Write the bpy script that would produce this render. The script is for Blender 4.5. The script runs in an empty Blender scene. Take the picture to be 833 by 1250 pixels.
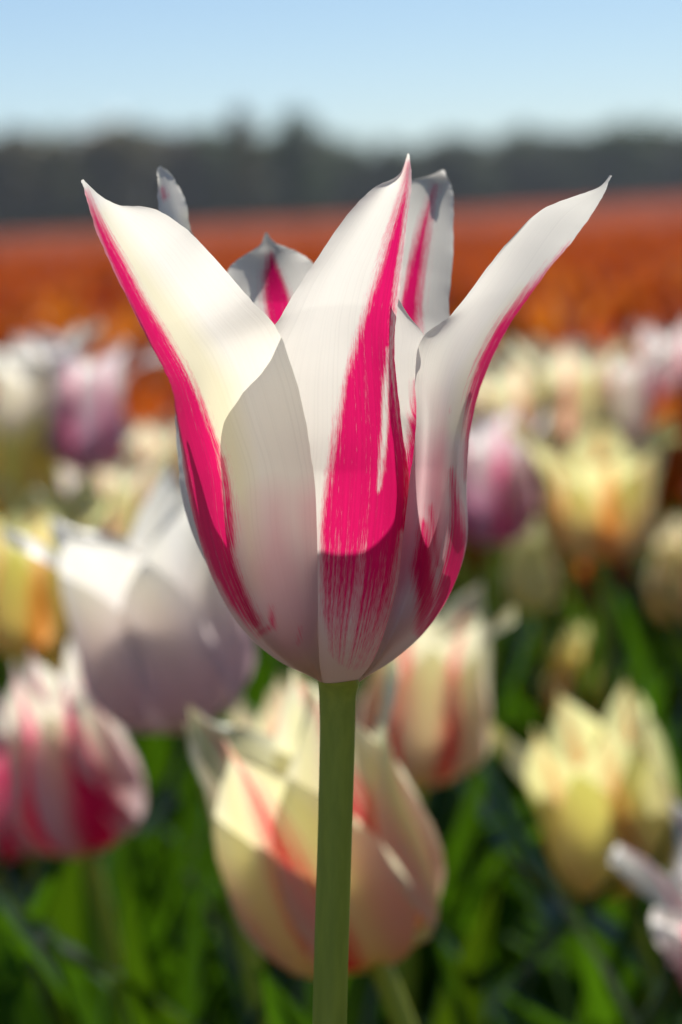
import bpy, math, random
import numpy as np
from mathutils import Vector, Matrix, Euler

random.seed(7)
rng = np.random.default_rng(7)
sc = bpy.context.scene
COL = sc.collection
R = math.radians

# ------------------------------------------------------------------ camera
F_PX = 3472.0            # 100 mm lens on a 24x36 frame, photo 833x1250
D0 = 0.434               # distance of the sharp tulip
CAM_Z = 0.48
PITCH = math.atan((625 - 257) / F_PX)
ROLL = R(2.6)
cam_d = bpy.data.cameras.new('camera')
cam = bpy.data.objects.new('camera', cam_d)
COL.objects.link(cam)
cam_d.sensor_fit = 'VERTICAL'
cam_d.sensor_height = 36.0
cam_d.sensor_width = 24.0
cam_d.lens = 100.0
cam_d.clip_start = 0.02
cam_d.clip_end = 6000.0
cam.location = (0, -D0, CAM_Z)
M_cam = Matrix.Rotation(R(90) - PITCH, 3, 'X') @ Matrix.Rotation(-ROLL, 3, 'Z')
cam.rotation_euler = M_cam.to_euler()
cam_d.dof.use_dof = True
cam_d.dof.focus_distance = D0 - 0.016
cam_d.dof.aperture_fstop = 15.5
cam_d.dof.aperture_blades = 7
sc.camera = cam
CAM = Vector(cam.location)
MC = np.array(M_cam)
CAMN = np.array(cam.location)


def P(px, py, d):
    """point seen at photo pixel (px, py), d metres along the view axis"""
    return CAMN + MC @ np.array([(px - 416.5) / F_PX * d, (625 - py) / F_PX * d, -d])


# ------------------------------------------------------------------ sky, sun, exposure
SUN_EL, SUN_AZ = R(43.5), R(14)
world = bpy.data.worlds.new('World')
sc.world = world
world.use_nodes = True
wn = world.node_tree
bg = wn.nodes['Background']
sky = wn.nodes.new('ShaderNodeTexSky')
sky.sky_type = 'NISHITA'
sky.sun_disc = False
sky.sun_elevation = SUN_EL
sky.sun_rotation = SUN_AZ
sky.altitude = 0
sky.air_density = 0.68
sky.dust_density = 0.0
sky.ozone_density = 2.6
wn.links.new(sky.outputs[0], bg.inputs[0])
bg.inputs[1].default_value = 0.092
sun_d = bpy.data.lights.new('sun', 'SUN')
sun_d.energy = 5.0
sun_d.angle = R(0.5)
sun_d.color = (1.0, 0.95, 0.87)
sun = bpy.data.objects.new('sun', sun_d)
COL.objects.link(sun)
sdir = Vector((math.sin(SUN_AZ) * math.cos(SUN_EL), math.cos(SUN_AZ) * math.cos(SUN_EL), math.sin(SUN_EL)))
sun.rotation_euler = sdir.to_track_quat('Z', 'Y').to_euler()
sun.location = (0, 0, 20)
sc.view_settings.view_transform = 'Standard'
sc.view_settings.look = 'None'
sc.view_settings.exposure = -0.02
sc.view_settings.gamma = 1.0
sc.render.engine = 'CYCLES'
sc.cycles.use_denoising = True
sc.cycles.max_bounces = 10
sc.cycles.diffuse_bounces = 5
sc.cycles.transmission_bounces = 6
sc.cycles.transparent_max_bounces = 8
sc.cycles.caustics_reflective = False
sc.cycles.caustics_refractive = False


# ------------------------------------------------------------------ materials
def N(nt, t, **kw):
    n = nt.nodes.new(t)
    for k, v in kw.items():
        setattr(n, k, v)
    return n


def new_mat(name):
    m = bpy.data.materials.new(name)
    m.use_nodes = True
    m.node_tree.nodes.clear()
    return m, m.node_tree


def mix_rgb(nt, fac, a, b, blend='MIX'):
    n = N(nt, 'ShaderNodeMix', data_type='RGBA', blend_type=blend)
    for idx, val in ((0, fac), (6, a), (7, b)):
        if isinstance(val, bpy.types.NodeSocket):
            nt.links.new(val, n.inputs[idx])
        else:
            n.inputs[idx].default_value = val if idx == 0 else (*val, 1)
    return n.outputs[2]


def math_n(nt, op, a, b=None, c=None, clamp=False):
    n = N(nt, 'ShaderNodeMath', operation=op, use_clamp=clamp)
    for i, val in enumerate((a, b, c)):
        if val is None:
            continue
        if isinstance(val, bpy.types.NodeSocket):
            nt.links.new(val, n.inputs[i])
        else:
            n.inputs[i].default_value = val
    return n.outputs[0]


def smooth(nt, x, lo, hi):
    n = N(nt, 'ShaderNodeMapRange', interpolation_type='SMOOTHSTEP')
    nt.links.new(x, n.inputs[0])
    n.inputs[1].default_value = lo
    n.inputs[2].default_value = hi
    return n.outputs[0]


def noise_uv(nt, sx, sy, detail=3.0, rough=0.55, off=0.0):
    uv = N(nt, 'ShaderNodeUVMap')
    mp = N(nt, 'ShaderNodeMapping')
    mp.inputs['Scale'].default_value = (sx, sy, 1)
    oi = N(nt, 'ShaderNodeObjectInfo')
    comb = N(nt, 'ShaderNodeCombineXYZ')
    m = math_n(nt, 'MULTIPLY', oi.outputs['Random'], 37.0)
    nt.links.new(m, comb.inputs[2])
    nt.links.new(comb.outputs[0], mp.inputs['Location'])
    nt.links.new(uv.outputs[0], mp.inputs[0])
    nz = N(nt, 'ShaderNodeTexNoise')
    nz.inputs['Scale'].default_value = 1.0
    nz.inputs['Detail'].default_value = detail
    nz.inputs['Roughness'].default_value = rough
    nt.links.new(mp.outputs[0], nz.inputs['Vector'])
    return nz.outputs[0]


def thin_surface(nt, col, trans_col, t_fac, gloss, rough, bump=None, bump_d=0.0002, bump_s=0.4):
    dif = N(nt, 'ShaderNodeBsdfDiffuse')
    tr = N(nt, 'ShaderNodeBsdfTranslucent')
    gl = N(nt, 'ShaderNodeBsdfGlossy')
    gl.inputs['Roughness'].default_value = rough
    for s, n in ((col, dif), (trans_col, tr)):
        nt.links.new(s, n.inputs['Color'])
    mx = N(nt, 'ShaderNodeMixShader')
    mx.inputs[0].default_value = t_fac
    nt.links.new(dif.outputs[0], mx.inputs[1])
    nt.links.new(tr.outputs[0], mx.inputs[2])
    fr = N(nt, 'ShaderNodeFresnel')
    fr.inputs[0].default_value = 1.35
    g = math_n(nt, 'MULTIPLY', fr.outputs[0], gloss)
    mx2 = N(nt, 'ShaderNodeMixShader')
    nt.links.new(g, mx2.inputs[0])
    nt.links.new(mx.outputs[0], mx2.inputs[1])
    nt.links.new(gl.outputs[0], mx2.inputs[2])
    if bump is not None:
        b = N(nt, 'ShaderNodeBump')
        b.inputs['Strength'].default_value = bump_s
        b.inputs['Distance'].default_value = bump_d
        nt.links.new(bump, b.inputs['Height'])
        for n in (dif, tr, gl):
            nt.links.new(b.outputs[0], n.inputs['Normal'])
    out = N(nt, 'ShaderNodeOutputMaterial')
    nt.links.new(mx2.outputs[0], out.inputs[0])


def attr(nt, name):
    a = N(nt, 'ShaderNodeAttribute', attribute_name=name)
    return a.outputs['Fac']


def petal_material(name, base, flame, yellow, blush, blush_amt=1.0, t_fac=0.70, deep=None, gloss=0.14):
    """petal tissue: attributes flame / tint / blush carry pigment, on the hero also shade tone, noise gives streaks"""
    m, nt = new_mat(name)
    fine = noise_uv(nt, 60, 3.0, 4.0, 0.6)
    broad = noise_uv(nt, 16, 1.6, 3.0, 0.5)
    grain = noise_uv(nt, 240, 70, 2.0, 0.6)
    veins = noise_uv(nt, 75, 1.2, 2.0, 0.5)
    f = attr(nt, 'stripe')
    s = math_n(nt, 'ADD', f, math_n(nt, 'MULTIPLY', math_n(nt, 'SUBTRACT', fine, 0.5), 1.05))
    s = math_n(nt, 'ADD', s, math_n(nt, 'MULTIPLY', math_n(nt, 'SUBTRACT', broad, 0.5), 0.8))
    s = math_n(nt, 'ADD', s, math_n(nt, 'MULTIPLY', math_n(nt, 'SUBTRACT', grain, 0.5), 1.15))
    mask = smooth(nt, s, -0.55, 0.50)
    mask = math_n(nt, 'MULTIPLY', mask, math_n(nt, 'ADD', math_n(nt, 'MULTIPLY', fine, 0.25), 0.90), clamp=True)
    b0 = mix_rgb(nt, math_n(nt, 'MULTIPLY', smooth(nt, veins, 0.45, 0.75), 0.35), base, tuple(c * 0.84 for c in base))
    b1 = mix_rgb(nt, attr(nt, 'tint'), b0, yellow)
    b2 = mix_rgb(nt, math_n(nt, 'MULTIPLY', attr(nt, 'blush'), blush_amt), b1, blush)
    fl = mix_rgb(nt, smooth(nt, fine, 0.35, 0.7), deep or tuple(c * 0.86 for c in flame), flame)
    col = mix_rgb(nt, mask, b2, fl)
    thin_surface(nt, col, col, t_fac, gloss, 0.45, veins, 0.00012, 0.25)
    return m


def plain_thin(name, c1, c2, t_fac, gloss, rough, sx, sy, trans=None, rand=0.0):
    m, nt = new_mat(name)
    n1 = noise_uv(nt, sx, sy, 3.0)
    col = mix_rgb(nt, smooth(nt, n1, 0.35, 0.65), c1, c2)
    if rand:
        oi = N(nt, 'ShaderNodeObjectInfo')
        hs = N(nt, 'ShaderNodeHueSaturation')
        nt.links.new(math_n(nt, 'ADD', math_n(nt, 'MULTIPLY', oi.outputs['Random'], rand), 1.0 - rand / 2), hs.inputs['Value'])
        nt.links.new(math_n(nt, 'ADD', math_n(nt, 'MULTIPLY', oi.outputs['Random'], rand * 0.06), 0.5 - rand * 0.03), hs.inputs['Hue'])
        nt.links.new(col, hs.inputs['Color'])
        col = hs.outputs[0]
    tc = mix_rgb(nt, 1.0, col, trans, 'MULTIPLY') if trans else col
    thin_surface(nt, col, tc, t_fac, gloss, rough, n1, 0.0003, 0.3)
    return m


WHITE = (0.95, 0.93, 0.87)
M_HERO = petal_material('hero_petal', (0.95, 0.92, 0.825), (0.92, 0.012, 0.165), (0.86, 0.79, 0.44), (0.86, 0.50, 0.54), 0.75, gloss=0.3)
M_PINK = petal_material('white_petal_pink_flame', WHITE, (0.88, 0.03, 0.18), (0.92, 0.84, 0.44), (0.82, 0.56, 0.64), 0.8)
M_CREAM = petal_material('cream_petal_red_flame', (0.94, 0.92, 0.68), (0.90, 0.07, 0.09), (0.94, 0.86, 0.28), (0.88, 0.60, 0.52), 0.6)
M_YELLOW = petal_material('yellow_petal_orange_flame', (0.93, 0.91, 0.48), (0.90, 0.34, 0.06), (0.93, 0.85, 0.14), (0.86, 0.58, 0.44), 0.6)
M_MAUVE = petal_material('mauve_petal', (0.93, 0.88, 0.87), (0.80, 0.08, 0.26), (0.90, 0.82, 0.56), (0.76, 0.50, 0.64), 1.0)
M_ORANGE = plain_thin('orange_petal', (0.50, 0.075, 0.010), (0.70, 0.19, 0.020), 0.6, 0.4, 0.4, 14, 2, rand=0.5)
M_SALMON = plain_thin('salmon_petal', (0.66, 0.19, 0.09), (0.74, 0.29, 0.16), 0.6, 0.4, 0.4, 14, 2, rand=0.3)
M_LEAF = plain_thin('tulip_leaf', (0.036, 0.080, 0.011), (0.060, 0.116, 0.017), 0.48, 0.18, 0.36, 30, 0.8, trans=(1.6, 1.7, 0.25), rand=0.5)
M_STEM, nt = new_mat('tulip_stem')
_n = noise_uv(nt, 9, 14, 4.0)
_c = mix_rgb(nt, smooth(nt, _n, 0.3, 0.7), (0.36, 0.40, 0.025), (0.45, 0.48, 0.035))
_b = N(nt, 'ShaderNodeBsdfPrincipled')
nt.links.new(_c, _b.inputs['Base Color'])
_b.inputs['Roughness'].default_value = 0.5
_b.inputs['Subsurface Weight'].default_value = 0.25
_b.inputs['Subsurface Radius'].default_value = (0.002, 0.003, 0.0008)
_b.inputs['Subsurface Scale'].default_value = 1.0
_bp = N(nt, 'ShaderNodeBump')
_bp.inputs['Strength'].default_value = 0.2
_bp.inputs['Distance'].default_value = 0.0002
nt.links.new(noise_uv(nt, 30, 6, 3.0), _bp.inputs['Height'])
nt.links.new(_bp.outputs[0], _b.inputs['Normal'])
nt.links.new(_b.outputs[0], N(nt, 'ShaderNodeOutputMaterial').inputs[0])


def ground_mat(name, c1, c2, scale):
    m, nt = new_mat(name)
    tc = N(nt, 'ShaderNodeTexCoord')
    nz = N(nt, 'ShaderNodeTexNoise')
    nz.inputs['Scale'].default_value = scale
    nz.inputs['Detail'].default_value = 8
    nt.links.new(tc.outputs['Object'], nz.inputs['Vector'])
    col = mix_rgb(nt, smooth(nt, nz.outputs[0], 0.35, 0.65), c1, c2)
    b = N(nt, 'ShaderNodeBsdfPrincipled')
    b.inputs['Roughness'].default_value = 0.95
    b.inputs['Specular IOR Level'].default_value = 0.0
    nt.links.new(col, b.inputs['Base Color'])
    bp = N(nt, 'ShaderNodeBump')
    bp.inputs['Distance'].default_value = 0.02
    nt.links.new(nz.outputs[0], bp.inputs['Height'])
    nt.links.new(bp.outputs[0], b.inputs['Normal'])
    nt.links.new(b.outputs[0], N(nt, 'ShaderNodeOutputMaterial').inputs[0])
    return m


M_SOIL = ground_mat('soil', (0.045, 0.032, 0.022), (0.09, 0.065, 0.045), 9)
M_MEADOW = ground_mat('meadow_grass', (0.010, 0.018, 0.005), (0.018, 0.028, 0.008), 0.3)
M_BARK = ground_mat('bark', (0.05, 0.04, 0.03), (0.10, 0.08, 0.06), 3)
M_TREE_GREEN = plain_thin('dark_green_foliage', (0.070, 0.115, 0.018), (0.120, 0.180, 0.030), 0.3, 0.3, 0.5, 3, 3, rand=0.5)
M_TREE_OLIVE = plain_thin('olive_spring_foliage', (0.160, 0.140, 0.030), (0.230, 0.200, 0.045), 0.3, 0.3, 0.5, 3, 3, rand=0.5)


# ------------------------------------------------------------------ mesh helpers
def mesh(name, verts, faces, mat, uv=None, attrs=None, smooth_on=True):
    me = bpy.data.meshes.new(name)
    verts = np.asarray(verts, dtype=np.float64)
    me.from_pydata(verts.tolist(), [], faces.tolist() if hasattr(faces, 'tolist') else faces)
    if uv is not None:
        lay = me.uv_layers.new(name='UVMap')
        idx = np.empty(len(me.loops), dtype=np.int32)
        me.loops.foreach_get('vertex_index', idx)
        lay.data.foreach_set('uv', np.asarray(uv, dtype=np.float32)[idx].ravel())
    for k, a in (attrs or {}).items():
        at = me.attributes.new(k, 'FLOAT', 'POINT')
        at.data.foreach_set('value', np.asarray(a, dtype=np.float32))
    if smooth_on:
        me.polygons.foreach_set('use_smooth', [True] * len(me.polygons))
    me.materials.append(mat)
    me.update()
    return me


def link(name, data, parent=None, loc=None, label=None, cat=None, group=None, kind=None):
    o = bpy.data.objects.new(name, data)
    COL.objects.link(o)
    if parent is not None:
        o.parent = parent
    if loc is not None:
        o.location = loc
    for k, v in (('label', label), ('category', cat), ('group', group), ('kind', kind)):
        if v:
            o[k] = v
    return o


def grid_faces(nv, nu):
    i = np.arange(nv - 1)[:, None] * nu + np.arange(nu - 1)[None, :]
    return np.stack([i, i + 1, i + nu + 1, i + nu], -1).reshape(-1, 4)


def catmull(ctrl, t):
    """ctrl (n,k) at integer params, t array in [0,n-1]"""
    c = np.asarray(ctrl, float)
    n = len(c)
    i = np.clip(np.floor(t).astype(int), 0, n - 2)
    f = (t - i)[:, None]
    p1, p2 = c[i], c[i + 1]
    p0 = np.where((i > 0)[:, None], c[np.maximum(i - 1, 0)], 2 * p1 - p2)
    p3 = np.where((i < n - 2)[:, None], c[np.minimum(i + 2, n - 1)], 2 * p2 - p1)
    return 0.5 * (2 * p1 + (p2 - p0) * f + (2 * p0 - 5 * p1 + 4 * p2 - p3) * f ** 2 + (3 * p1 - p0 - 3 * p2 + p3) * f ** 3)


def tube(path, radii, seg=12):
    path = np.asarray(path, float)
    n = len(path)
    T = np.gradient(path, axis=0)
    T /= np.linalg.norm(T, axis=1)[:, None]
    ref = np.array([0.0, 1.0, 0.0])
    verts, uv = [], []
    for k in range(n):
        a = np.cross(ref, T[k]); a /= np.linalg.norm(a)
        b = np.cross(T[k], a)
        for j in range(seg):
            t = 2 * math.pi * j / seg
            verts.append(path[k] + radii[k] * (math.cos(t) * a + math.sin(t) * b))
            uv.append((j / seg, k / n))
    faces = []
    for k in range(n - 1):
        for j in range(seg):
            j2 = (j + 1) % seg
            faces.append((k * seg + j, k * seg + j2, (k + 1) * seg + j2, (k + 1) * seg + j))
    faces.append(tuple(range((n - 1) * seg, n * seg)))
    return np.array(verts), faces, np.array(uv)


# ------------------------------------------------------------------ the setting
def poly_sheet(name, pts, z, mat):
    me = mesh(name, [(x, y, z) for x, y in pts], [tuple(range(len(pts)))], mat, smooth_on=False)
    return link(name, me, kind='structure')


poly_sheet('ground', [(-3000, -50), (3000, -50), (3000, 3500), (-3000, 3500)], 0.0, M_SOIL)
# meadow beyond the slanting far edge of the flower field
FE0, FE1 = (-4.0, 33.0), (15.6, 130.0)


def field_edge_x(y):
    return FE0[0] + (y - FE0[1]) * (FE1[0] - FE0[0]) / (FE1[1] - FE0[1])


poly_sheet('meadow', [(field_edge_x(5), 5), (field_edge_x(160), 160), (900, 160), (900, 1500), (-900, 1500), (-900, 5)], 0.004, M_MEADOW)


# ------------------------------------------------------------------ leaves and generic tulip
def leaf_arrays(L, W, arch, twist, n=9):
    """upright tulip leaf rooted at origin, leaning along +X"""
    nu = 5
    t = np.linspace(0, 1, n)
    u = np.linspace(-1, 1, nu)
    ang = R(86) - arch * t ** 1.6
    ds = L / (n - 1)
    x = np.concatenate([[0], np.cumsum(np.cos(ang[:-1]) * ds)])
    z = np.concatenate([[0], np.cumsum(np.sin(ang[:-1]) * ds)])
    w = W * (0.35 + 0.65 * np.sin(np.pi * np.clip(t * 0.95 + 0.05, 0, 1)) ** 0.7) * (1 - t ** 5) + 0.0004
    V, UV = [], []
    for k in range(n):
        nx, nz = -math.sin(ang[k]), math.cos(ang[k])
        for q in u:
            lat = q * w[k]
            fold = 0.42 * abs(q) * w[k] * (1 - 0.5 * t[k])
            tw = twist * t[k]
            ly = lat * math.cos(tw) - fold * math.sin(tw)
            ln = lat * math.sin(tw) + fold * math.cos(tw)
            ln += 0.003 * math.sin(9 * t[k] + 3 * q + twist * 5) * abs(q)
            V.append((x[k] + nx * ln, ly, z[k] + nz * ln))
            UV.append((q * 0.5 + 0.5, t[k]))
    return np.array(V), np.array(UV), grid_faces(n, nu)


LEAF_MESH = []
for k in range(7):
    V, UV, Fc = leaf_arrays(random.uniform(0.24, 0.33), random.uniform(0.009, 0.015), R(random.uniform(15, 75)), random.uniform(-0.9, 0.9))
    LEAF_MESH.append(mesh('leaf', V, Fc, M_LEAF, UV))


def petal_arrays(H, Rb, waist, flare, width, phi, curl=0.0, nv=14, nu=9, layer=0.0, vary=0.0, sharp=1.0):
    """generic lily-flowered tulip petal round +Z; returns verts, uv, faces, v, u"""
    v = np.linspace(0, 1, nv)
    u = np.linspace(-1, 1, nu)
    ctrl = [(0.06 * Rb, 0), (0.78 * Rb, 0.10 * H), (1.0 * Rb, 0.32 * H), (waist * Rb, 0.62 * H),
            (waist * Rb + 0.35 * flare * H, 0.86 * H), (waist * Rb + flare * H, (1.07 - 0.30 * abs(flare)) * H)]
    rz = catmull(ctrl, v * 5)
    wprof = catmull([(0.16,), (0.68,), (1.0,), (0.84,), (0.45,), (0.02,)], v * 5)[:, 0]
    V, UV, vv, uu = [], [], [], []
    for k in range(nv):
        r, z = rz[k]
        r = r + layer
        half = width * wprof[k] * H * 0.32
        for q in u:
            lat = half * q
            th = lat / max(r + 0.35 * Rb, 1e-4)
            rr = (r + 0.35 * Rb)
            x = rr * math.cos(th) - 0.35 * Rb
            y = rr * math.sin(th)
            zz = z - 0.06 * H * q * q * v[k] * sharp + vary * 0.02 * H * math.sin(7 * v[k] + 4 * q + phi * 3) * abs(q)
            x += vary * 0.035 * H * math.sin(9 * v[k] + 2 * phi) * abs(q) ** 2 + curl * H * 0.12 * v[k] ** 3 * q
            V.append((x * math.cos(phi) - y * math.sin(phi), x * math.sin(phi) + y * math.cos(phi), zz))
            UV.append((q * 0.5 + 0.5, v[k]))
            vv.append(v[k]); uu.append(q)
    return np.array(V), np.array(UV), grid_faces(nv, nu), np.array(vv), np.array(uu)


def petal_pigment(v, u, flame, tint, blush, top=0.9):
    hw = (0.18 + 0.30 * np.exp(-((v - 0.3) / 0.25) ** 2)) * np.clip((top - v) * 4, 0, 1) * flame
    f = np.where(flame > 0, (hw - np.abs(u)) * 2.2, -1.5) - np.clip((0.14 - v) * 8, 0, 2)
    y = np.clip(tint * (0.25 + np.exp(-((v - 0.02) / 0.18) ** 2) + 0.6 * np.exp(-((np.abs(u) - 0.45) / 0.22) ** 2) * (v < 0.9)), 0, 1)
    b = np.clip(blush * np.exp(-((v - 0.28) / 0.24) ** 2) * 1.1, 0, 1)
    return np.clip(f, -1.5, 1.0), y, b


def rot_to(axis):
    """rotation taking +Z to axis"""
    return np.array(Vector((0, 0, 1)).rotation_difference(Vector(axis)).to_matrix())


def add_leaves(parent, n, seed):
    r = random.Random(seed)
    a0 = r.uniform(0, 6.28)
    for k in range(n):
        o = link('leaf', LEAF_MESH[r.randrange(len(LEAF_MESH))], parent)
        o.rotation_euler = (0, 0, a0 + k * 2.2 + r.uniform(-0.4, 0.4))
        o.location = (r.uniform(-.004, .004), r.uniform(-.004, .004), 0.002 - 0.002 * k)
        s = r.uniform(0.85, 1.1)
        o.scale = (s, s, s)


def bed_tulip(label, base_px, hp, h_mm, mat, Rb=0.31, waist=0.85, flare=0.15, width=1.0, lean=(0, 0), rot=None,
              flame=1.0, tint=0.5, blush=0.5, group=None, leaves=3, npet=6, vary=1.0, curl=0.0):
    H = h_mm / 1000.0
    d = F_PX * H / hp
    base = P(base_px[0], base_px[1], d)
    axis = np.array([math.sin(R(lean[0])), -math.sin(R(lean[1])), 1.0]); axis /= np.linalg.norm(axis)
    r = random.Random(int(base_px[0] * 7 + base_px[1]))
    foot = np.array([base[0] + r.uniform(-.012, .012) - axis[0] * 0.05, base[1] + r.uniform(-.01, .01) - axis[1] * 0.05, 0.0])
    root = link('tulip', None, None, foot, label, 'tulip', group)
    t = np.linspace(0, 1, 12)[:, None]
    p0, p3 = foot * 0, base - foot
    p1 = p0 + np.array([0, 0, p3[2] * 0.45]); p2 = p3 - axis * p3[2] * 0.3
    path = (1 - t) ** 3 * p0 + 3 * (1 - t) ** 2 * t * p1 + 3 * (1 - t) * t ** 2 * p2 + t ** 3 * p3
    path = np.vstack([path, path[-1] + axis * 0.0015])
    V, Fc, UV = tube(path, np.linspace(0.0034, 0.0027, 13), 8)
    link('stem', mesh('stem', V, Fc, M_STEM, UV), root)
    RM = rot_to(axis)
    ph0 = r.uniform(0, 6.28) if rot is None else rot
    for k in range(npet):
        phi = ph0 + k * math.pi / 3 + r.uniform(-.08, .08)
        fl = flare + r.uniform(-0.05, 0.05) + (0.04 if k % 2 == 0 else -0.02)
        V, UV, Fc, v, u = petal_arrays(H * r.uniform(.95, 1.04), Rb * H, waist, fl, width * r.uniform(.94, 1.06), phi,
                                       curl=curl * r.uniform(-1, 1), layer=0.0012 if k % 2 == 0 else -0.0012, vary=vary)
        f, y, b = petal_pigment(v, u, flame * r.uniform(.8, 1.15), tint, blush)
        V = V @ RM.T + (base - foot)
        link('petal', mesh('petal', V, Fc, mat, UV, {'stripe': f, 'tint': y, 'blush': b}), root)
    add_leaves(root, leaves, int(base_px[0] * 3 + base_px[1]))
    return root


# ------------------------------------------------------------------ the sharp tulip
HERO_AX = 414.0


def field_lines(X, Y, lines, soft):
    best = np.full(X.shape, -9.0)
    for ln in lines:
        for (x0, y0, w0), (x1, y1, w1) in zip(ln[:-1], ln[1:]):
            dx, dy = x1 - x0, y1 - y0
            t = np.clip(((X - x0) * dx + (Y - y0) * dy) / (dx * dx + dy * dy), 0, 1)
            dist = np.hypot(X - x0 - t * dx, Y - y0 - t * dy)
            best = np.maximum(best, (w0 + t * (w1 - w0) - dist) / soft)
    return best


def hero_petal(parent, org, rows, um, stripes=(), gaps=(), yellows=(), shade_blushes=(), nv=230, nu=56, ruf=0.35, seed=0, fade=None):
    """rows: base-to-tip list of (edge, middle, edge) control points (photo px, py, depth mm from the flower axis)"""
    rr = np.random.default_rng(seed)
    t = np.linspace(0, len(rows) - 1, nv)
    Lc = catmull([r[0] for r in rows], t)
    Mc = catmull([r[1] for r in rows], t)
    Rc = catmull([r[2] for r in rows], t)
    lin = Lc[:, 2] * (1 - um) + Rc[:, 2] * um
    keep = np.interp(t / t[-1], [0, 0.35, 0.62, 1], [1, 1, 0.5, 0.45])
    Mc[:, 2] = lin + (Mc[:, 2] - lin) * keep
    q = np.linspace(0, 1, nu)
    a, b, c = 0.0, um, 1.0
    lL = ((q - b) * (q - c)) / ((a - b) * (a - c))
    lM = ((q - a) * (q - c)) / ((b - a) * (b - c))
    lR = ((q - a) * (q - b)) / ((c - a) * (c - b))
    C = Lc[:, None] * lL[None, :, None] + Mc[:, None] * lM[None, :, None] + Rc[:, None] * lR[None, :, None]
    vv = np.repeat((t / t[-1])[:, None], nu, 1)
    uu = np.repeat(q[None], nv, 0)
    edge = np.abs(uu * 2 - 1)
    # edge ruffles and soft undulations of the blade
    ph = rr.uniform(0, 6.28, 12)
    for k in range(6):
        fr = (9, 17, 31, 57, 96, 141)[k]
        am = (0.55, 0.42, 0.24, 0.20, 0.17, 0.12)[k] * ruf
        wave = np.sin(vv * fr * 2 + ph[k] + (uu > .5) * ph[k + 4])
        if k < 3:
            C[..., 2] += am * 2.2 * wave * edge ** 5 * np.sin(np.pi * np.clip(vv * 1.02, 0, 1)) ** .4
        C[..., 0] += am * 3.2 * wave * edge ** 6 * (vv > .35)
        C[..., 1] += am * 2.8 * np.cos(vv * fr * 2.3 + ph[k]) * edge ** 6 * (vv > .35)
    C[..., 2] += 0.35 * np.sin(uu * 11 + vv * 5 + ph[0]) * (vv ** 1.0) * (1 - vv) * 2 * ruf
    X, Y, Z = C[..., 0].ravel(), C[..., 1].ravel(), C[..., 2].ravel()
    dd = D0 + Z / 1000.0
    cam_pts = np.stack([(X - 416.5) / F_PX * dd, (625 - Y) / F_PX * dd, -dd], 1)
    W = CAMN + cam_pts @ MC.T - org
    UV = np.stack([uu.ravel(), vv.ravel()], 1)
    f = field_lines(X, Y, stripes, 14.0) if stripes else np.full(X.shape, -1.5)
    if gaps:
        f = np.minimum(f, -field_lines(X, Y, gaps, 7.0))
    f = np.clip(f, -1.5, 0.62)
    if fade:
        f = f - np.clip((Y - fade[0]) / (fade[1] - fade[0]), 0, 1.4) * fade[2]
    y = np.clip(field_lines(X, Y, yellows, 30.0) + 0.5, 0, 1) * 0.55 if yellows else np.zeros(X.shape)
    y = np.maximum(y, np.clip((Y - 745) / 90, 0, 0.85))
    bl = np.clip(field_lines(X, Y, shade_blushes, 60.0) + 0.6, 0, 1) if shade_blushes else np.zeros(X.shape)  # petal pink, plus the mauve tone of shaded areas painted in
    bl = np.maximum(bl, np.clip((Y - 650) / 190, 0, 0.55))  # pinker towards the base, painted to warm the shaded lower petals
    me = mesh('petal', W, grid_faces(nv, nu), M_HERO, UV, {'stripe': f, 'tint': y, 'blush': bl})
    return link('petal', me, parent)


foot = P(383, 1980, D0 + 0.004)
foot[2] = 0.0
hero = link('tulip', None, None, foot, 'tall sharp white tulip with wide magenta flames and pointed flared petals', 'tulip')
# stem
ctrl = [P(414, 820, D0), P(413.5, 832, D0), P(412.5, 850, D0), P(412, 900, D0), P(409, 1020, D0), P(405, 1150, D0), P(401.5, 1300, D0), P(398, 1500, D0 + .001), foot + np.array([0, 0, .12]), foot]
ctrl = np.array(ctrl)
tt = np.linspace(0, len(ctrl) - 1, 60)
path = catmull(ctrl, tt) - foot
rad = np.interp(tt, [0, 1, 1.6, 2, 3, 4, 6, 9], [0.0029, 0.00315, 0.0030, 0.00283, 0.00268, 0.00262, 0.00262, 0.0036])
V, Fc, UV = tube(path, rad, 28)
link('stem', mesh('stem', V, Fc, M_STEM, UV), hero)
add_leaves(hero, 3, 5)

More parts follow.
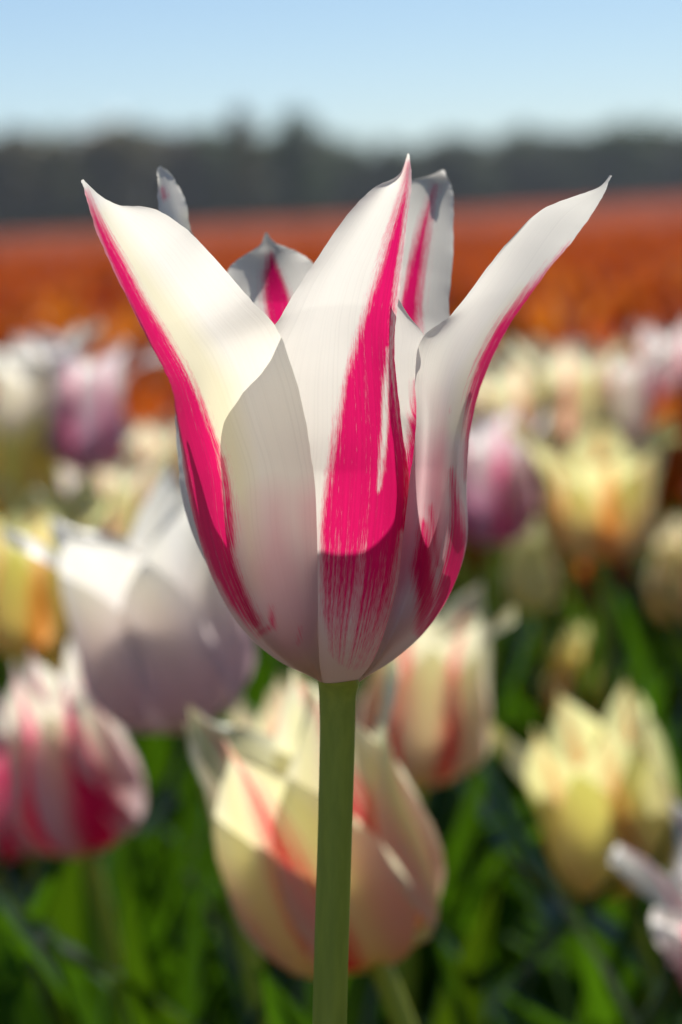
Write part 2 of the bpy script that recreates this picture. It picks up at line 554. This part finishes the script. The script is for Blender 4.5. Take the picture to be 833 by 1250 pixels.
# front petal: broad blade leaning to the right, stripe on its keel; its left margin tucks behind the left petal
hero_petal(hero, foot, [
    ((394, 829, -1.5), (414, 833, -3.6), (440, 829, -2.2)),
    ((362, 806, -6), (421, 806, -13), (456, 806, -9)),
    ((330, 770, -8), (426, 770, -18.5), (473, 768, -14)),
    ((306, 715, -9), (434, 715, -21.5), (488, 712, -17)),
    ((292, 650, -9), (440, 650, -22.5), (496, 648, -18.5)),
    ((284, 590, -10), (444, 590, -23), (500, 588, -19)),
    ((278, 530, -11), (445, 530, -23), (492, 530, -20)),
    ((283, 475, -13), (442, 468, -23.2), (485, 470, -20)),
    ((305, 432, -15.5), (440, 425, -23.8), (481, 430, -20)),
    ((333, 400, -18), (441, 385, -24.4), (484, 390, -20)),
    ((360, 357, -20.5), (450, 340, -25.4), (489, 350, -20.5)),
    ((392, 309, -22.5), (464, 300, -26.4), (493, 310, -21.5)),
    ((424, 262, -24), (478, 262, -27.6), (498, 265, -23)),
    ((455, 231, -25.5), (489, 230, -29), (502, 232, -25)),
    ((485, 215, -28), (496, 212, -30), (502, 208, -28)),
    ((497, 191, -31), (499.5, 188, -31.5), (501, 192, -31)),
], 0.72,
    stripes=[[(499, 200, 1), (495, 232, 3), (486, 275, 8), (477, 320, 11), (467, 370, 16), (457, 420, 22), (450, 480, 32), (448, 540, 40), (445, 600, 47), (441, 650, 50), (438, 700, 48), (436, 745, 47), (435, 785, 40)],
             [(487, 380, 2), (484, 420, 6), (483, 440, 7), (486, 500, 7), (491, 560, 9), (488, 640, 12)]],
    gaps=[[(473, 425, 1), (472, 470, 4), (470, 520, 4), (466, 570, 3), (463, 600, 1)]],
    yellows=[[(414, 800, 30), (414, 815, 20)]], shade_blushes=[[(415, 690, 20), (440, 715, 40), (465, 690, 20)]], seed=1, ruf=0.22, fade=(640, 800, 0.85))
# the front petal's right margin, folded back behind the keel
fold = hero_petal(hero, foot, [
    ((466, 745, -13.5), (482, 745, -11), (498, 745, -7.5)),
    ((474, 700, -16.2), (500, 700, -13.5), (524, 700, -9)),
    ((482, 640, -17.6), (514, 640, -14.5), (549, 640, -5.5)),
    ((488, 590, -18.4), (520, 590, -15), (553, 588, -5.5)),  # unseen reach behind the right petal, extended to shade it
    ((486, 550, -19.0), (518, 550, -15.6), (550, 546, -6.5)),
    ((484, 522, -19.2), (507, 522, -17.2), (532, 518, -11.5)),
    ((481, 500, -19.2), (497, 500, -18.3), (513, 499, -16.8)),
    ((478, 465, -19.2), (494, 465, -18.6), (509.5, 463, -17.6)),
    ((477, 435, -19.2), (494, 432, -18.6), (513, 432, -17.6)),
    ((477, 412, -19.2), (497, 408, -18.4), (518.5, 411, -17.4)),
    ((478, 380, -19.2), (489, 376, -18.6), (499, 385, -17.6)),
    ((480, 354, -19), (482, 355, -18.6), (484, 361, -18)),
], 0.5, stripes=[[(509, 468, 2), (508, 505, 5), (504, 550, 9), (498, 600, 14), (485, 680, 16)]], nv=80, nu=30, seed=8, ruf=0.06)
# left petal
hero_petal(hero, foot, [
    ((386, 829, -1), (390, 832, -3), (394, 831, -3.4)),
    ((336, 804, 0), (354, 808, -10), (390, 806, -13.5)),
    ((292, 763, 2), (316, 768, -13), (388.5, 762, -19)),
    ((259, 705, 4), (286, 708, -13), (388, 705, -22)),
    ((240, 645, 5), (268, 645, -12), (387, 645, -23.5)),
    ((225, 580, 5), (258, 576, -11), (384, 585, -24)),
    ((216, 515, 4), (240, 515, -11), (374, 520, -24)),
    ((211, 475, 3), (228, 475, -11), (356, 447, -24)),
    ((201, 452, 2), (216, 448, -11), (336, 398, -24)),
    ((181, 414, 0), (197, 415, -12), (303, 362, -21)),
    ((155, 365, -1), (171, 369, -13), (264, 317, -22)),
    ((134, 322, -3), (149, 326, -14), (228, 280, -22)),
    ((120, 286, -6), (130, 289, -16), (186, 254, -22)),
    ((110, 255, -10), (116, 254, -18), (145, 250, -21)),
    ((103, 232, -15), (107, 229, -18.5), (113, 231, -20)),
    ((99, 221, -18), (100, 220, -19), (102, 219, -19)),
], 0.30,
    stripes=[[(105, 235, 1), (119, 272, 6), (140, 316, 9), (165, 368, 11), (190, 414, 14), (209, 455, 17), (229, 500, 20), (245, 550, 23), (253, 600, 23), (261, 650, 20), (274, 695, 17), (292, 732, 15), (312, 762, 11)],
             [(272, 560, 2), (278, 610, 5), (280, 660, 7), (280, 690, 6)], [(333, 740, 1), (332, 765, 5), (318, 772, 8)], [(368, 766, 2), (364, 786, 3)]],
    yellows=[[(128, 262, 4), (170, 330, 14), (215, 400, 22), (262, 480, 26), (285, 560, 18), (302, 640, 10), (312, 710, 10)]],
    shade_blushes=[[(335, 620, 10), (340, 700, 40), (355, 770, 40)], [(375, 620, 8), (375, 760, 20)], [(292, 640, 1), (296, 690, 5)]], seed=2, ruf=0.34, fade=(640, 800, 0.45))
# right petal
hero_petal(hero, foot, [
    ((438, 830, -3.2), (440, 832, -3), (442, 829, -1)),
    ((456, 806, -10.5), (468, 808, -9), (480, 806, 0)),
    ((470, 770, -15.5), (500, 770, -13.5), (520, 770, 2)),
    ((485, 715, -18.6), (527, 720, -14.5), (551, 722, 4)),
    ((493, 650, -20), (543, 655, -15), (570, 662, 5)),
    ((500, 588, -20.4), (545, 590, -15), (570, 592, 5)),
    ((508, 515, -20.6), (550, 520, -15), (575, 520, 4)),
    ((507, 458, -20), (563, 463, -15), (592, 458, 3)),
    ((516, 412, -19), (586, 413, -15), (618, 405, 2)),
    ((552, 383, -17.3), (616, 367, -14.5), (646, 362, 1)),
    ((590, 334, -17.6), (645, 325, -14.5), (672, 326, 0)),
    ((622, 293, -17.4), (669, 289, -14), (697, 297, -2)),
    ((660, 257, -16.5), (694, 259, -13.5), (718, 268, -4)),
    ((706, 238, -14.5), (724, 239, -13), (736, 240, -8)),
    ((733, 227, -12), (738, 227, -11.5), (743, 224, -10)),
    ((745, 214, -10), (746, 214, -10), (747, 215, -10)),
], 0.66,
    stripes=[[(697, 303, 4), (672, 335, 8), (649, 368, 14), (624, 408, 20), (606, 446, 22), (592, 488, 20), (584, 530, 15), (578, 580, 8)],
             [(519, 640, 4), (516, 690, 12), (522, 735, 14), (512, 772, 10)],
             [(551, 575, 1), (556, 615, 4), (559, 660, 11), (552, 705, 15), (538, 742, 15), (522, 766, 10)],
             [(525, 620, .5), (530, 650, 1), (534, 690, 2)], [(547, 494, -6), (549, 503, -5)]],
    yellows=[[(640, 360, 3), (600, 415, 5), (572, 470, 8), (560, 520, 10)], [(414, 812, 20), (450, 812, 10)]],
    shade_blushes=[[(520, 580, 30), (510, 680, 40), (540, 640, 30)]], seed=3, ruf=0.24, fade=(700, 790, 0.5))
# back right petal; its hidden side margins are widened to cast shade
hero_petal(hero, foot, [
    ((416, 829, 0), (424, 829, 2), (438, 829, 1)),
    ((430, 790, 9), (455, 790, 11), (490, 790, 3)),
    ((445, 720, 16), (490, 720, 17), (543, 720, 4)),
    ((448, 640, 19), (500, 640, 20), (560, 640, 4)),
    ((444, 540, 20), (498, 540, 22), (563, 540, 3)),
    ((440, 495, 20.5), (500, 495, 22.5), (569, 495, 2.5)),
    ((436, 450, 21), (500, 450, 23), (580, 455, 2)),
    ((434, 405, 21.5), (503, 405, 23.5), (580, 416, 2)),
    ((438, 365, 22), (505, 367, 24), (549, 385, 11)),
    ((445, 310, 23), (513, 310, 25), (552, 318, 16)),
    ((456, 265, 24), (522, 262, 26), (555, 262, 19)),
    ((474, 238, 25), (528, 234, 27), (553.5, 236, 22)),
    ((498, 221, 26), (533, 219, 28), (548, 220, 25)),
    ((526, 214, 28), (537, 211, 29), (544, 212, 28)),
    ((538, 209, 30), (540, 207, 30), (542, 208, 30)),
], 0.52, stripes=[[(531, 228, 1), (522, 262, 4), (514, 300, 8), (505, 345, 11), (498, 390, 15), (495, 440, 16)]], seed=4, ruf=0.4)
# back centre petal, flared away from the camera
hero_petal(hero, foot, [
    ((402, 829, 1), (414, 829, 3), (426, 829, 1)),
    ((360, 790, 8), (412, 790, 13), (455, 790, 8)),
    ((318, 720, 13), (400, 720, 20), (480, 720, 13)),
    ((300, 640, 16), (385, 640, 22), (482, 640, 16)),
    ((292, 550, 17), (370, 550, 23), (470, 550, 17)),
    ((286, 470, 18), (358, 470, 24), (450, 470, 18)),
    ((278, 405, 18), (346, 405, 24.5), (425, 405, 18)),
    ((272, 355, 19), (338, 362, 25.5), (408, 352, 19)),
    ((281, 327, 21), (331, 333, 27), (386, 325, 21)),
    ((299, 311, 24), (328, 312, 28.5), (362, 307, 24)),
    ((318, 299, 28), (326, 298, 30), (337, 297, 28)),
    ((323, 286, 31), (325, 284, 32), (328, 286, 31)),
], 0.46, stripes=[[(330, 314, 4), (332, 335, 11), (337, 360, 15), (345, 395, 17), (350, 430, 17)]], seed=5, ruf=0.3)
# back left petal
hero_petal(hero, foot, [
    ((396, 829, 0), (402, 829, 2), (412, 829, 2)),
    ((340, 795, 4), (362, 795, 10), (396, 795, 12)),
    ((284, 735, 6), (310, 735, 13), (380, 735, 18)),
    ((243, 670, 7), (270, 670, 14), (362, 670, 21)),
    ((222, 605, 8), (252, 605, 14), (350, 605, 22)),
    ((217, 540, 9), (246, 540, 14), (340, 540, 23)),
    ((216, 470, 10), (240, 470, 14), (322, 470, 24)),
    ((214, 400, 10), (232, 400, 14), (296, 400, 24)),
    ((206, 335, 10), (220, 335, 13), (262, 335, 22)),
    ((198, 280, 10), (208, 280, 12), (236, 285, 19)),
    ((194, 245, 11), (201, 242, 12), (226, 243, 17)),
    ((191, 218, 12), (198, 215, 13), (211, 216, 15)),
    ((192, 206, 13), (195, 203, 13.5), (198, 205, 14)),
], 0.34, stripes=[[(199, 232, 0.5), (201, 240, 1)]], yellows=[[(231, 265, 2), (236, 290, 3)]], seed=6, ruf=0.5)

# ------------------------------------------------------------------ the tulips of the same bed behind it
T = bed_tulip
T('cream tulip with one long red flame, right behind the sharp stem', (462, 1172), 345, 65, M_CREAM, Rb=.315, waist=1.0, flare=.05, width=1.15, lean=(-22, 3), rot=-2.0, flame=.6, tint=.6, blush=.15)
T('cream tulip with pink-red stripes, upper right of the red-flamed cream tulip', (508, 958), 240, 60, M_CREAM, Rb=.30, waist=.8, flare=.16, lean=(8, 0), rot=-1.1, flame=.5, tint=.3, blush=.6)
T('pale cream tulip tip peeping over the red-flamed cream tulip', (362, 1035), 196, 60, M_CREAM, flare=.03, waist=.9, rot=-1.57, lean=(-4, 0), flame=.6, tint=.6, blush=.4)
T('large white tulip with mauve-tinted base and no red flame', (236, 886), 300, 66, M_PINK, Rb=.30, waist=.92, flare=.20, width=1.1, lean=(-15, 3), rot=-2.0, flame=.0, tint=.25, blush=.8)
T('plump white tulip with two crimson flames, low beside dark leaves', (108, 1040), 240, 58, M_PINK, Rb=.33, waist=.72, flare=-.02, lean=(-10, 4), rot=-1.15, flame=.9, tint=.6, blush=.75)
T('pink-flamed tulip half hidden by the plump crimson-flamed tulip', (-8, 1052), 205, 60, M_PINK, Rb=.34, lean=(0, 0), flame=1.1, tint=.3, blush=.9)
T('yellow tulip flushed orange beside the large mauve-based tulip', (42, 805), 205, 60, M_YELLOW, Rb=.33, waist=.9, flare=.2, lean=(4, 0), flame=.5, tint=.5, blush=.5)
T('bright white open tulip against the orange field, with a mauve neighbour', (52, 560), 160, 60, M_PINK, Rb=.30, waist=.9, flare=.28, lean=(-3, 4), flame=.0, tint=.35, blush=.2)
T('grey-mauve tulip with one petal flung wide, against the orange field', (106, 575), 172, 64, M_MAUVE, Rb=.26, waist=.85, flare=.34, width=.8, lean=(4, 0), rot=0.15, flame=.3, tint=.1, blush=.8)
T('clear yellow tulip below the white and mauve pair', (24, 655), 155, 58, M_YELLOW, lean=(0, 0), flame=.2, tint=.6, blush=.1)
T('small cream tulip between the mauve pair and the sharp tulip', (196, 625), 122, 58, M_CREAM, flare=.2, flame=.3, tint=.3, blush=.4)
T('cream and pink tulip tucked under the clear yellow tulip', (2, 735), 150, 58, M_CREAM, flame=.7, tint=.3, blush=.8, lean=(-6, 0))
T('lilac tulip head between the yellow and the large mauve-based tulip', (92, 660), 100, 52, M_MAUVE, flame=.2, tint=.1, blush=.9)
T('mauve tulip with white shoulder beside the red-edged sharp petal', (600, 665), 168, 60, M_MAUVE, Rb=.30, waist=.85, flare=.1, lean=(3, 0), flame=.55, tint=.2, blush=1.0)
T('wide open yellow tulip with rosy base against orange flowers', (735, 684), 172, 60, M_YELLOW, Rb=.34, waist=1.05, flare=.27, width=1.05, lean=(0, 8), rot=.5, flame=.45, tint=.3, blush=1.0)
CL = 'pale cream tulip in the crowded cream row before the orange field'
GR = 'cream tulips crowded before the orange field'
for (bx, by, hp, mat, ln) in [(642, 575, 148, M_CREAM, -6), (700, 562, 150, M_CREAM, 3), (748, 548, 132, M_PINK, 5), (612, 565, 140, M_CREAM, -3), (668, 540, 118, M_CREAM, 0), (722, 525, 104, M_PINK, -4)]:
    T(CL, (bx, by), hp, 58, mat, flare=.2, lean=(ln, 0), flame=.15, tint=.3, blush=.25, group=GR)
T('white tulip flushed pink at its foot, right of the cream row', (828, 520), 128, 60, M_PINK, flare=.12, flame=.6, tint=.1, blush=.9)
T('small pink-washed tulip between the cream row and the orange field', (790, 545), 100, 55, M_MAUVE, flare=.2, flame=.5, tint=.1, blush=.9)
T('closed cream tulip on a tall stem, beside orange flowers', (832, 760), 125, 52, M_CREAM, Rb=.30, waist=.7, flare=-.08, flame=.1, tint=.4, blush=.4)
T('small closed yellow bud streaked red above the open yellow tulip', (706, 885), 118, 44, M_YELLOW, Rb=.30, waist=.72, flare=-.1, flame=.9, tint=.6, blush=.5)
T('open yellow tulip with an orange keel among dark leaves', (766, 1087), 232, 60, M_YELLOW, Rb=.32, waist=1.0, flare=.05, width=1.2, lean=(-14, 4), rot=-1.35, flame=.36, tint=.25, blush=.35)
T('white frilled tulip with pink stripe, front of the yellow tulip', (915, 1245), 255, 56, M_PINK, Rb=.28, waist=1.05, flare=.27, width=.95, lean=(-8, 16), rot=-2.3, flame=.7, tint=.05, blush=.9, vary=2.5)
T('slim pale green-cream bud beside the mauve tulip', (650, 748), 118, 46, M_CREAM, Rb=.24, waist=.7, flare=-.1, flame=.0, tint=.5, blush=.2)
T('pale pink tulip in front of the clear yellow tulip', (6, 630), 128, 56, M_MAUVE, flare=.15, flame=.2, tint=.1, blush=.6)
T('cream tulip behind the shoulder of the large mauve-based tulip', (150, 700), 150, 58, M_CREAM, flare=.2, flame=.2, tint=.3, blush=.3)
T('yellow tulip just above the plump crimson-flamed tulip', (96, 850), 172, 58, M_YELLOW, flare=.18, flame=.3, tint=.4, blush=.2)
T('greenish yellow tulip behind the orange-flushed yellow tulip', (72, 745), 165, 60, M_YELLOW, flare=.15, lean=(5, 0), flame=.1, tint=.3, blush=.1)
T('short white tulip down among the leaves', (28, 1345), 120, 48, M_PINK, flare=.1, flame=.2, tint=.1, blush=.5)

# ------------------------------------------------------------------ orange tulips of the next bed: the nearest singly
def orange_set(seed):
    r = random.Random(seed)
    V, UV, Fc = [], [], []
    off = 0
    for k in range(6):
        v, uv, f, _, _ = petal_arrays(0.062 * r.uniform(.95, 1.05), 0.022, .85 + .1 * r.random(), r.uniform(-.02, .16), 1.0, k * math.pi / 3 + r.uniform(-.1, .1),
                                      nv=8, nu=5, layer=.001 * (k % 2), vary=1)
        V.append(v); UV.append(uv); Fc.append(f + off); off += len(v)
    return np.vstack(V), np.vstack(UV), np.vstack(Fc)


OR_H = 0.285
OR = []
for k in range(5):
    V, UV, Fc = orange_set(k)
    r = random.Random(k)
    tilt = np.array(Euler((r.uniform(-.2, .2), r.uniform(-.2, .2), 0)).to_matrix())
    V = V @ tilt.T + (0, 0, OR_H)
    sv, sf, suv = tube(np.array([(0, 0, 0), (0.002, 0.001, 0.1), (0.003, 0, 0.2), (0, 0, OR_H + .001)]), [.0034, .0032, .003, .0028], 6)
    OR.append((mesh('flower', V, Fc, M_ORANGE, UV), mesh('stem', sv, sf, M_STEM, suv)))


def in_white_bed(x, y):
    return y < 1.05 + 0.25 * (x < 0.05) + 0.05 * math.sin(x * 40)


near = []
tries = 0
while len(near) < 290 and tries < 200000:
    tries += 1
    y = random.uniform(1.05, 4.6)
    d = y + D0
    x = random.uniform(-0.145, 0.145) * d
    if in_white_bed(x, y):
        continue
    if any((x - a) ** 2 + (y - b) ** 2 < (0.062 + .02 * (b > 2.5)) ** 2 for a, b in near):
        continue
    near.append((x, y))
y_far_single = max(b for a, b in near)
for k, (x, y) in enumerate(near):
    fm, sm = OR[k % 5]
    root = link('tulip', None, None, (x, y, 0), 'orange tulip in the blurred orange field behind the cream tulips', 'tulip', 'orange tulips of the field')
    root.rotation_euler = (0, 0, random.uniform(0, 6.28))
    s = random.uniform(0.9, 1.12)
    root.scale = (s, s, s)
    link('flower', fm, root)
    link('stem', sm, root)
    for q in range(2):
        o = link('leaf', LEAF_MESH[(k + 3 * q) % 7], root)
        o.rotation_euler = (0, 0, q * 2.9 + random.uniform(-.5, .5))
        sc_ = random.uniform(.65, .85)
        o.scale = (sc_,) * 3

# ------------------------------------------------------------------ uncountable rest: far tulip heads, leaves
def scatter(name, base_V, base_UV, base_F, pos, yaw, scale, mat, label, cat):
    n, m = len(pos), len(base_V)
    c, s = np.cos(yaw), np.sin(yaw)
    x = (base_V[None, :, 0] * c[:, None] - base_V[None, :, 1] * s[:, None]) * scale[:, None] + pos[:, 0:1]
    y = (base_V[None, :, 0] * s[:, None] + base_V[None, :, 1] * c[:, None]) * scale[:, None] + pos[:, 1:2]
    z = base_V[None, :, 2] * scale[:, None] + pos[:, 2:3]
    V = np.stack([x, y, z], -1).reshape(-1, 3)
    F_ = (base_F[None] + (np.arange(n) * m)[:, None, None]).reshape(-1, base_F.shape[1])
    UV = np.tile(base_UV, (n, 1)) + np.repeat(rng.uniform(0, 60, (n, 1)), m, 0)
    o = link(name, mesh(name, V, F_, mat, UV), None, None, label, cat, None, 'stuff')
    return o


def low_flower():
    V, UV, Fc = [], [], []
    off = 0
    for k in range(6):
        v, uv, f, _, _ = petal_arrays(0.062, 0.022, .95, .10 * (k % 2), 1.0, k * math.pi / 3, nv=5, nu=3, layer=.001 * (k % 2))
        V.append(v); UV.append(uv); Fc.append(f + off); off += len(v)
    return np.vstack(V), np.vstack(UV), np.vstack(Fc)


LV, LUV, LF = low_flower()


def wedge_points(y0, y1, n, half=0.22):
    yy = np.sqrt(rng.uniform((y0 + D0) ** 2, (y1 + D0) ** 2, n)) - D0
    xx = rng.uniform(-half, half, n) * (yy + D0)
    return xx, yy


def field_cut(xx, yy):
    keep = (xx > -4.0 + (yy - 33) * 0.202)
    return xx[keep], yy[keep]


# side parts and middle distance of the orange bed
xx, yy = wedge_points(1.3, 4.6, 900, 0.5)
k_ = np.abs(xx) > 0.15 * (yy + D0)
x2, y2 = wedge_points(4.3, 11.0, 3400, 0.24)
k2 = y2 > y_far_single - 0.15
xo, yo = np.concatenate([xx[k_], x2[k2]]), np.concatenate([yy[k_], y2[k2]])
pos = np.stack([xo, yo, OR_H + rng.uniform(-.03, .03, len(xo))], 1)
scatter('orange_tulip_field', LV, LUV, LF, pos, rng.uniform(0, 6.28, len(xo)), rng.uniform(.9, 1.2, len(xo)), M_ORANGE,
        'broad orange tulip field stretching back behind the cream tulips', 'tulip field')
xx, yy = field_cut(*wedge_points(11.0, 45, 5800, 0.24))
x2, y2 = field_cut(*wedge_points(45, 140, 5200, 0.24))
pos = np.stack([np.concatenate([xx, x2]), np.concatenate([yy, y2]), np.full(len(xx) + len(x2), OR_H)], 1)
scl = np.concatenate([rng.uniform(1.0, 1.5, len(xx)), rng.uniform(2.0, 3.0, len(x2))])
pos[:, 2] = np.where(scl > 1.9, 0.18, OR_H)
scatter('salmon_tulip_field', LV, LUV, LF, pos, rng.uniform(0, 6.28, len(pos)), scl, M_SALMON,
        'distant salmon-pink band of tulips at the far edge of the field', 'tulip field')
# leaves of the beds
LfV, LfUV, LfF = [], [], []
for nm, n, fy0, fy1, half, smin, smax in (('white', 2000, 0.16, 1.6, 0.35, .8, 1.05), ('orange', 2600, 1.5, 8.0, 0.3, .62, .85)):
    Vs, Us, Fs = [], [], []
    off = 0
    xx, yy = wedge_points(fy0, fy1, n, half)
    for x, y in zip(xx, yy):
        V, UV, Fc = leaf_arrays(random.uniform(.25, .34), random.uniform(.006, .0135), R(random.uniform(10, 80)), random.uniform(-.9, .9), n=7)
        a = random.uniform(0, 6.28)
        s = random.uniform(smin, smax)
        if nm == 'white' and y < 0.12:
            s *= 0.75
        c, si = math.cos(a), math.sin(a)
        W = np.stack([(V[:, 0] * c - V[:, 1] * si) * s + x, (V[:, 0] * si + V[:, 1] * c) * s + y, V[:, 2] * s], 1)
        Vs.append(W); Us.append(UV + random.uniform(0, 50)); Fs.append(Fc + off); off += len(V)
    link('leaf_cover', mesh('leaf_cover', np.vstack(Vs), np.vstack(Fs), M_LEAF, np.vstack(Us)), None, None,
         'dense dark green tulip leaves under the cream tulips' if nm == 'white' else 'green tulip leaves under the orange tulip field', 'leaves', None, 'stuff')

# ------------------------------------------------------------------ far wood
def tree_mesh(seed, H, W, mat, n=2400):
    r = np.random.default_rng(seed)
    # crown: clumps of leaf faces round limb ends
    nc = 36
    cz = np.concatenate([r.uniform(0.14, 0.95, nc - 9), r.uniform(0.03, 0.22, 9)])
    rad = W * np.sin(np.pi * np.clip(cz * 0.76 + 0.18, 0, 1)) ** 0.8
    ca = r.uniform(0, 6.28, nc)
    cr = rad * np.sqrt(r.uniform(0.05, 1, nc))
    C = np.stack([cr * np.cos(ca), cr * np.sin(ca), cz * H], 1)
    idx = r.integers(0, nc, n)
    p = C[idx] + r.normal(0, 1, (n, 3)) * np.array([.24 * W, .24 * W, .055 * H])
    p[:, 2] = np.abs(p[:, 2]) + 0.05
    a = r.normal(0, 1, (n, 3)); a /= np.linalg.norm(a, axis=1)[:, None]
    b = np.cross(a, r.normal(0, 1, (n, 3))); b /= np.linalg.norm(b, axis=1)[:, None]
    s = r.uniform(.20, .42, (n, 1))
    V = np.stack([p - a * s, p + b * s * .6, p + a * s, p - b * s * .6], 1).reshape(-1, 3)
    Fc = np.arange(4 * n).reshape(-1, 4)
    UV = np.tile(np.array([(0, 0), (1, 0), (1, 1), (0, 1)], float), (n, 1)) + np.repeat(r.uniform(0, 9, (n, 2)), 4, 0)
    crown = mesh('crown', V, Fc, mat, UV, smooth_on=False)
    Vt, Ft, off = [], [], 0
    paths = [(np.array([(0, 0, -.1), (.1, 0, .3 * H), (0, .1, .6 * H), (.05, 0, .9 * H)]), [.22, .18, .12, .04])]
    for c in C[:9]:
        z0 = max(.1 * H, c[2] * .6)
        paths.append((np.array([(0.05, 0.03, z0), (c[0] * .5, c[1] * .5, z0 * .5 + c[2] * .5), tuple(c)]), [.08, .05, .02]))
    for pth, rd in paths:
        v, f, _ = tube(pth + 1e-4 * r.normal(size=pth.shape), rd, 6)
        Vt.append(v); Ft += [tuple(i + off for i in q) for q in f]; off += len(v)
    trunk = mesh('trunk', np.vstack(Vt), Ft, M_BARK)
    return crown, trunk


TREES_G = [tree_mesh(k, 8.0, 2.6, M_TREE_GREEN) for k in range(3)]
TREES_O = [tree_mesh(k + 9, 8.0, 2.4, M_TREE_OLIVE) for k in range(3)]


def tree(px, d, h_px, kind, label, group, w=1.0):
    p = P(px, 400, d)
    x, y = p[0], p[1]
    cr, tr = (TREES_G if kind == 'g' else TREES_O)[random.randrange(3)]
    root = link('tree', None, None, (x, y, 0), label, 'tree', group)
    H = CAM_Z + h_px / F_PX * d
    s = H / 8.0
    root.scale = (s * w, s * w, s)
    root.rotation_euler = (0, 0, random.uniform(0, 6.28))
    link('crown', cr, root)
    link('trunk', tr, root)


def top_line(px):
    """height of the wood above the horizon line, in pixels, along the picture"""
    return float(np.interp(px, [-260, 0, 60, 130, 200, 260, 330, 450, 520, 600, 700, 833, 1090], [102, 104, 104, 108, 102, 96, 90, 74, 76, 80, 86, 82, 80]))


px = -300.0
while px < 1130:
    for row in range(2):
        kind = 'o' if px < 270 + random.uniform(-60, 60) else 'g'
        d = np.interp(px, [-300, 1130], [270, 400]) + row * 14 + random.uniform(-4, 4)
        lab = ('olive-brown spring tree in the blurred wood beyond the orange field', 'olive-brown trees of the far wood') if kind == 'o' else \
              ('dark green tree in the blurred wood beyond the orange field', 'dark green trees of the far wood')
        tree(px + row * 13 + random.uniform(-8, 8), d, top_line(px) + random.uniform(-14, 8), kind, *lab, w=1.15)
    px += 26
tree(303, 300, 124, 'o', 'narrow tall tree rising above the olive-brown trees of the wood', None, 0.55)
tree(372, 300, 118, 'g', 'broad tall tree rising above the dark green wood', None, 0.95)

# ------------------------------------------------------------------ air
HZ = bpy.data.materials.new('haze')
HZ.use_nodes = True
HZ.node_tree.nodes.clear()
_v = HZ.node_tree.nodes.new('ShaderNodeVolumePrincipled')
_v.inputs['Color'].default_value = (0.86, 0.91, 1.0, 1)
_v.inputs['Density'].default_value = 0.0004
_o = HZ.node_tree.nodes.new('ShaderNodeOutputMaterial')
HZ.node_tree.links.new(_v.outputs[0], _o.inputs['Volume'])
x0, x1, y0, y1, z0, z1 = -3010, 3010, -60, 3510, -1.0, 14.0
link('haze', mesh('haze', [(x0, y0, z0), (x1, y0, z0), (x1, y1, z0), (x0, y1, z0), (x0, y0, z1), (x1, y0, z1), (x1, y1, z1), (x0, y1, z1)],
     [(0, 3, 2, 1), (4, 5, 6, 7), (0, 1, 5, 4), (1, 2, 6, 5), (2, 3, 7, 6), (3, 0, 4, 7)], HZ, smooth_on=False), kind='stuff', label='thin pale haze in the air over the whole field', cat='haze')
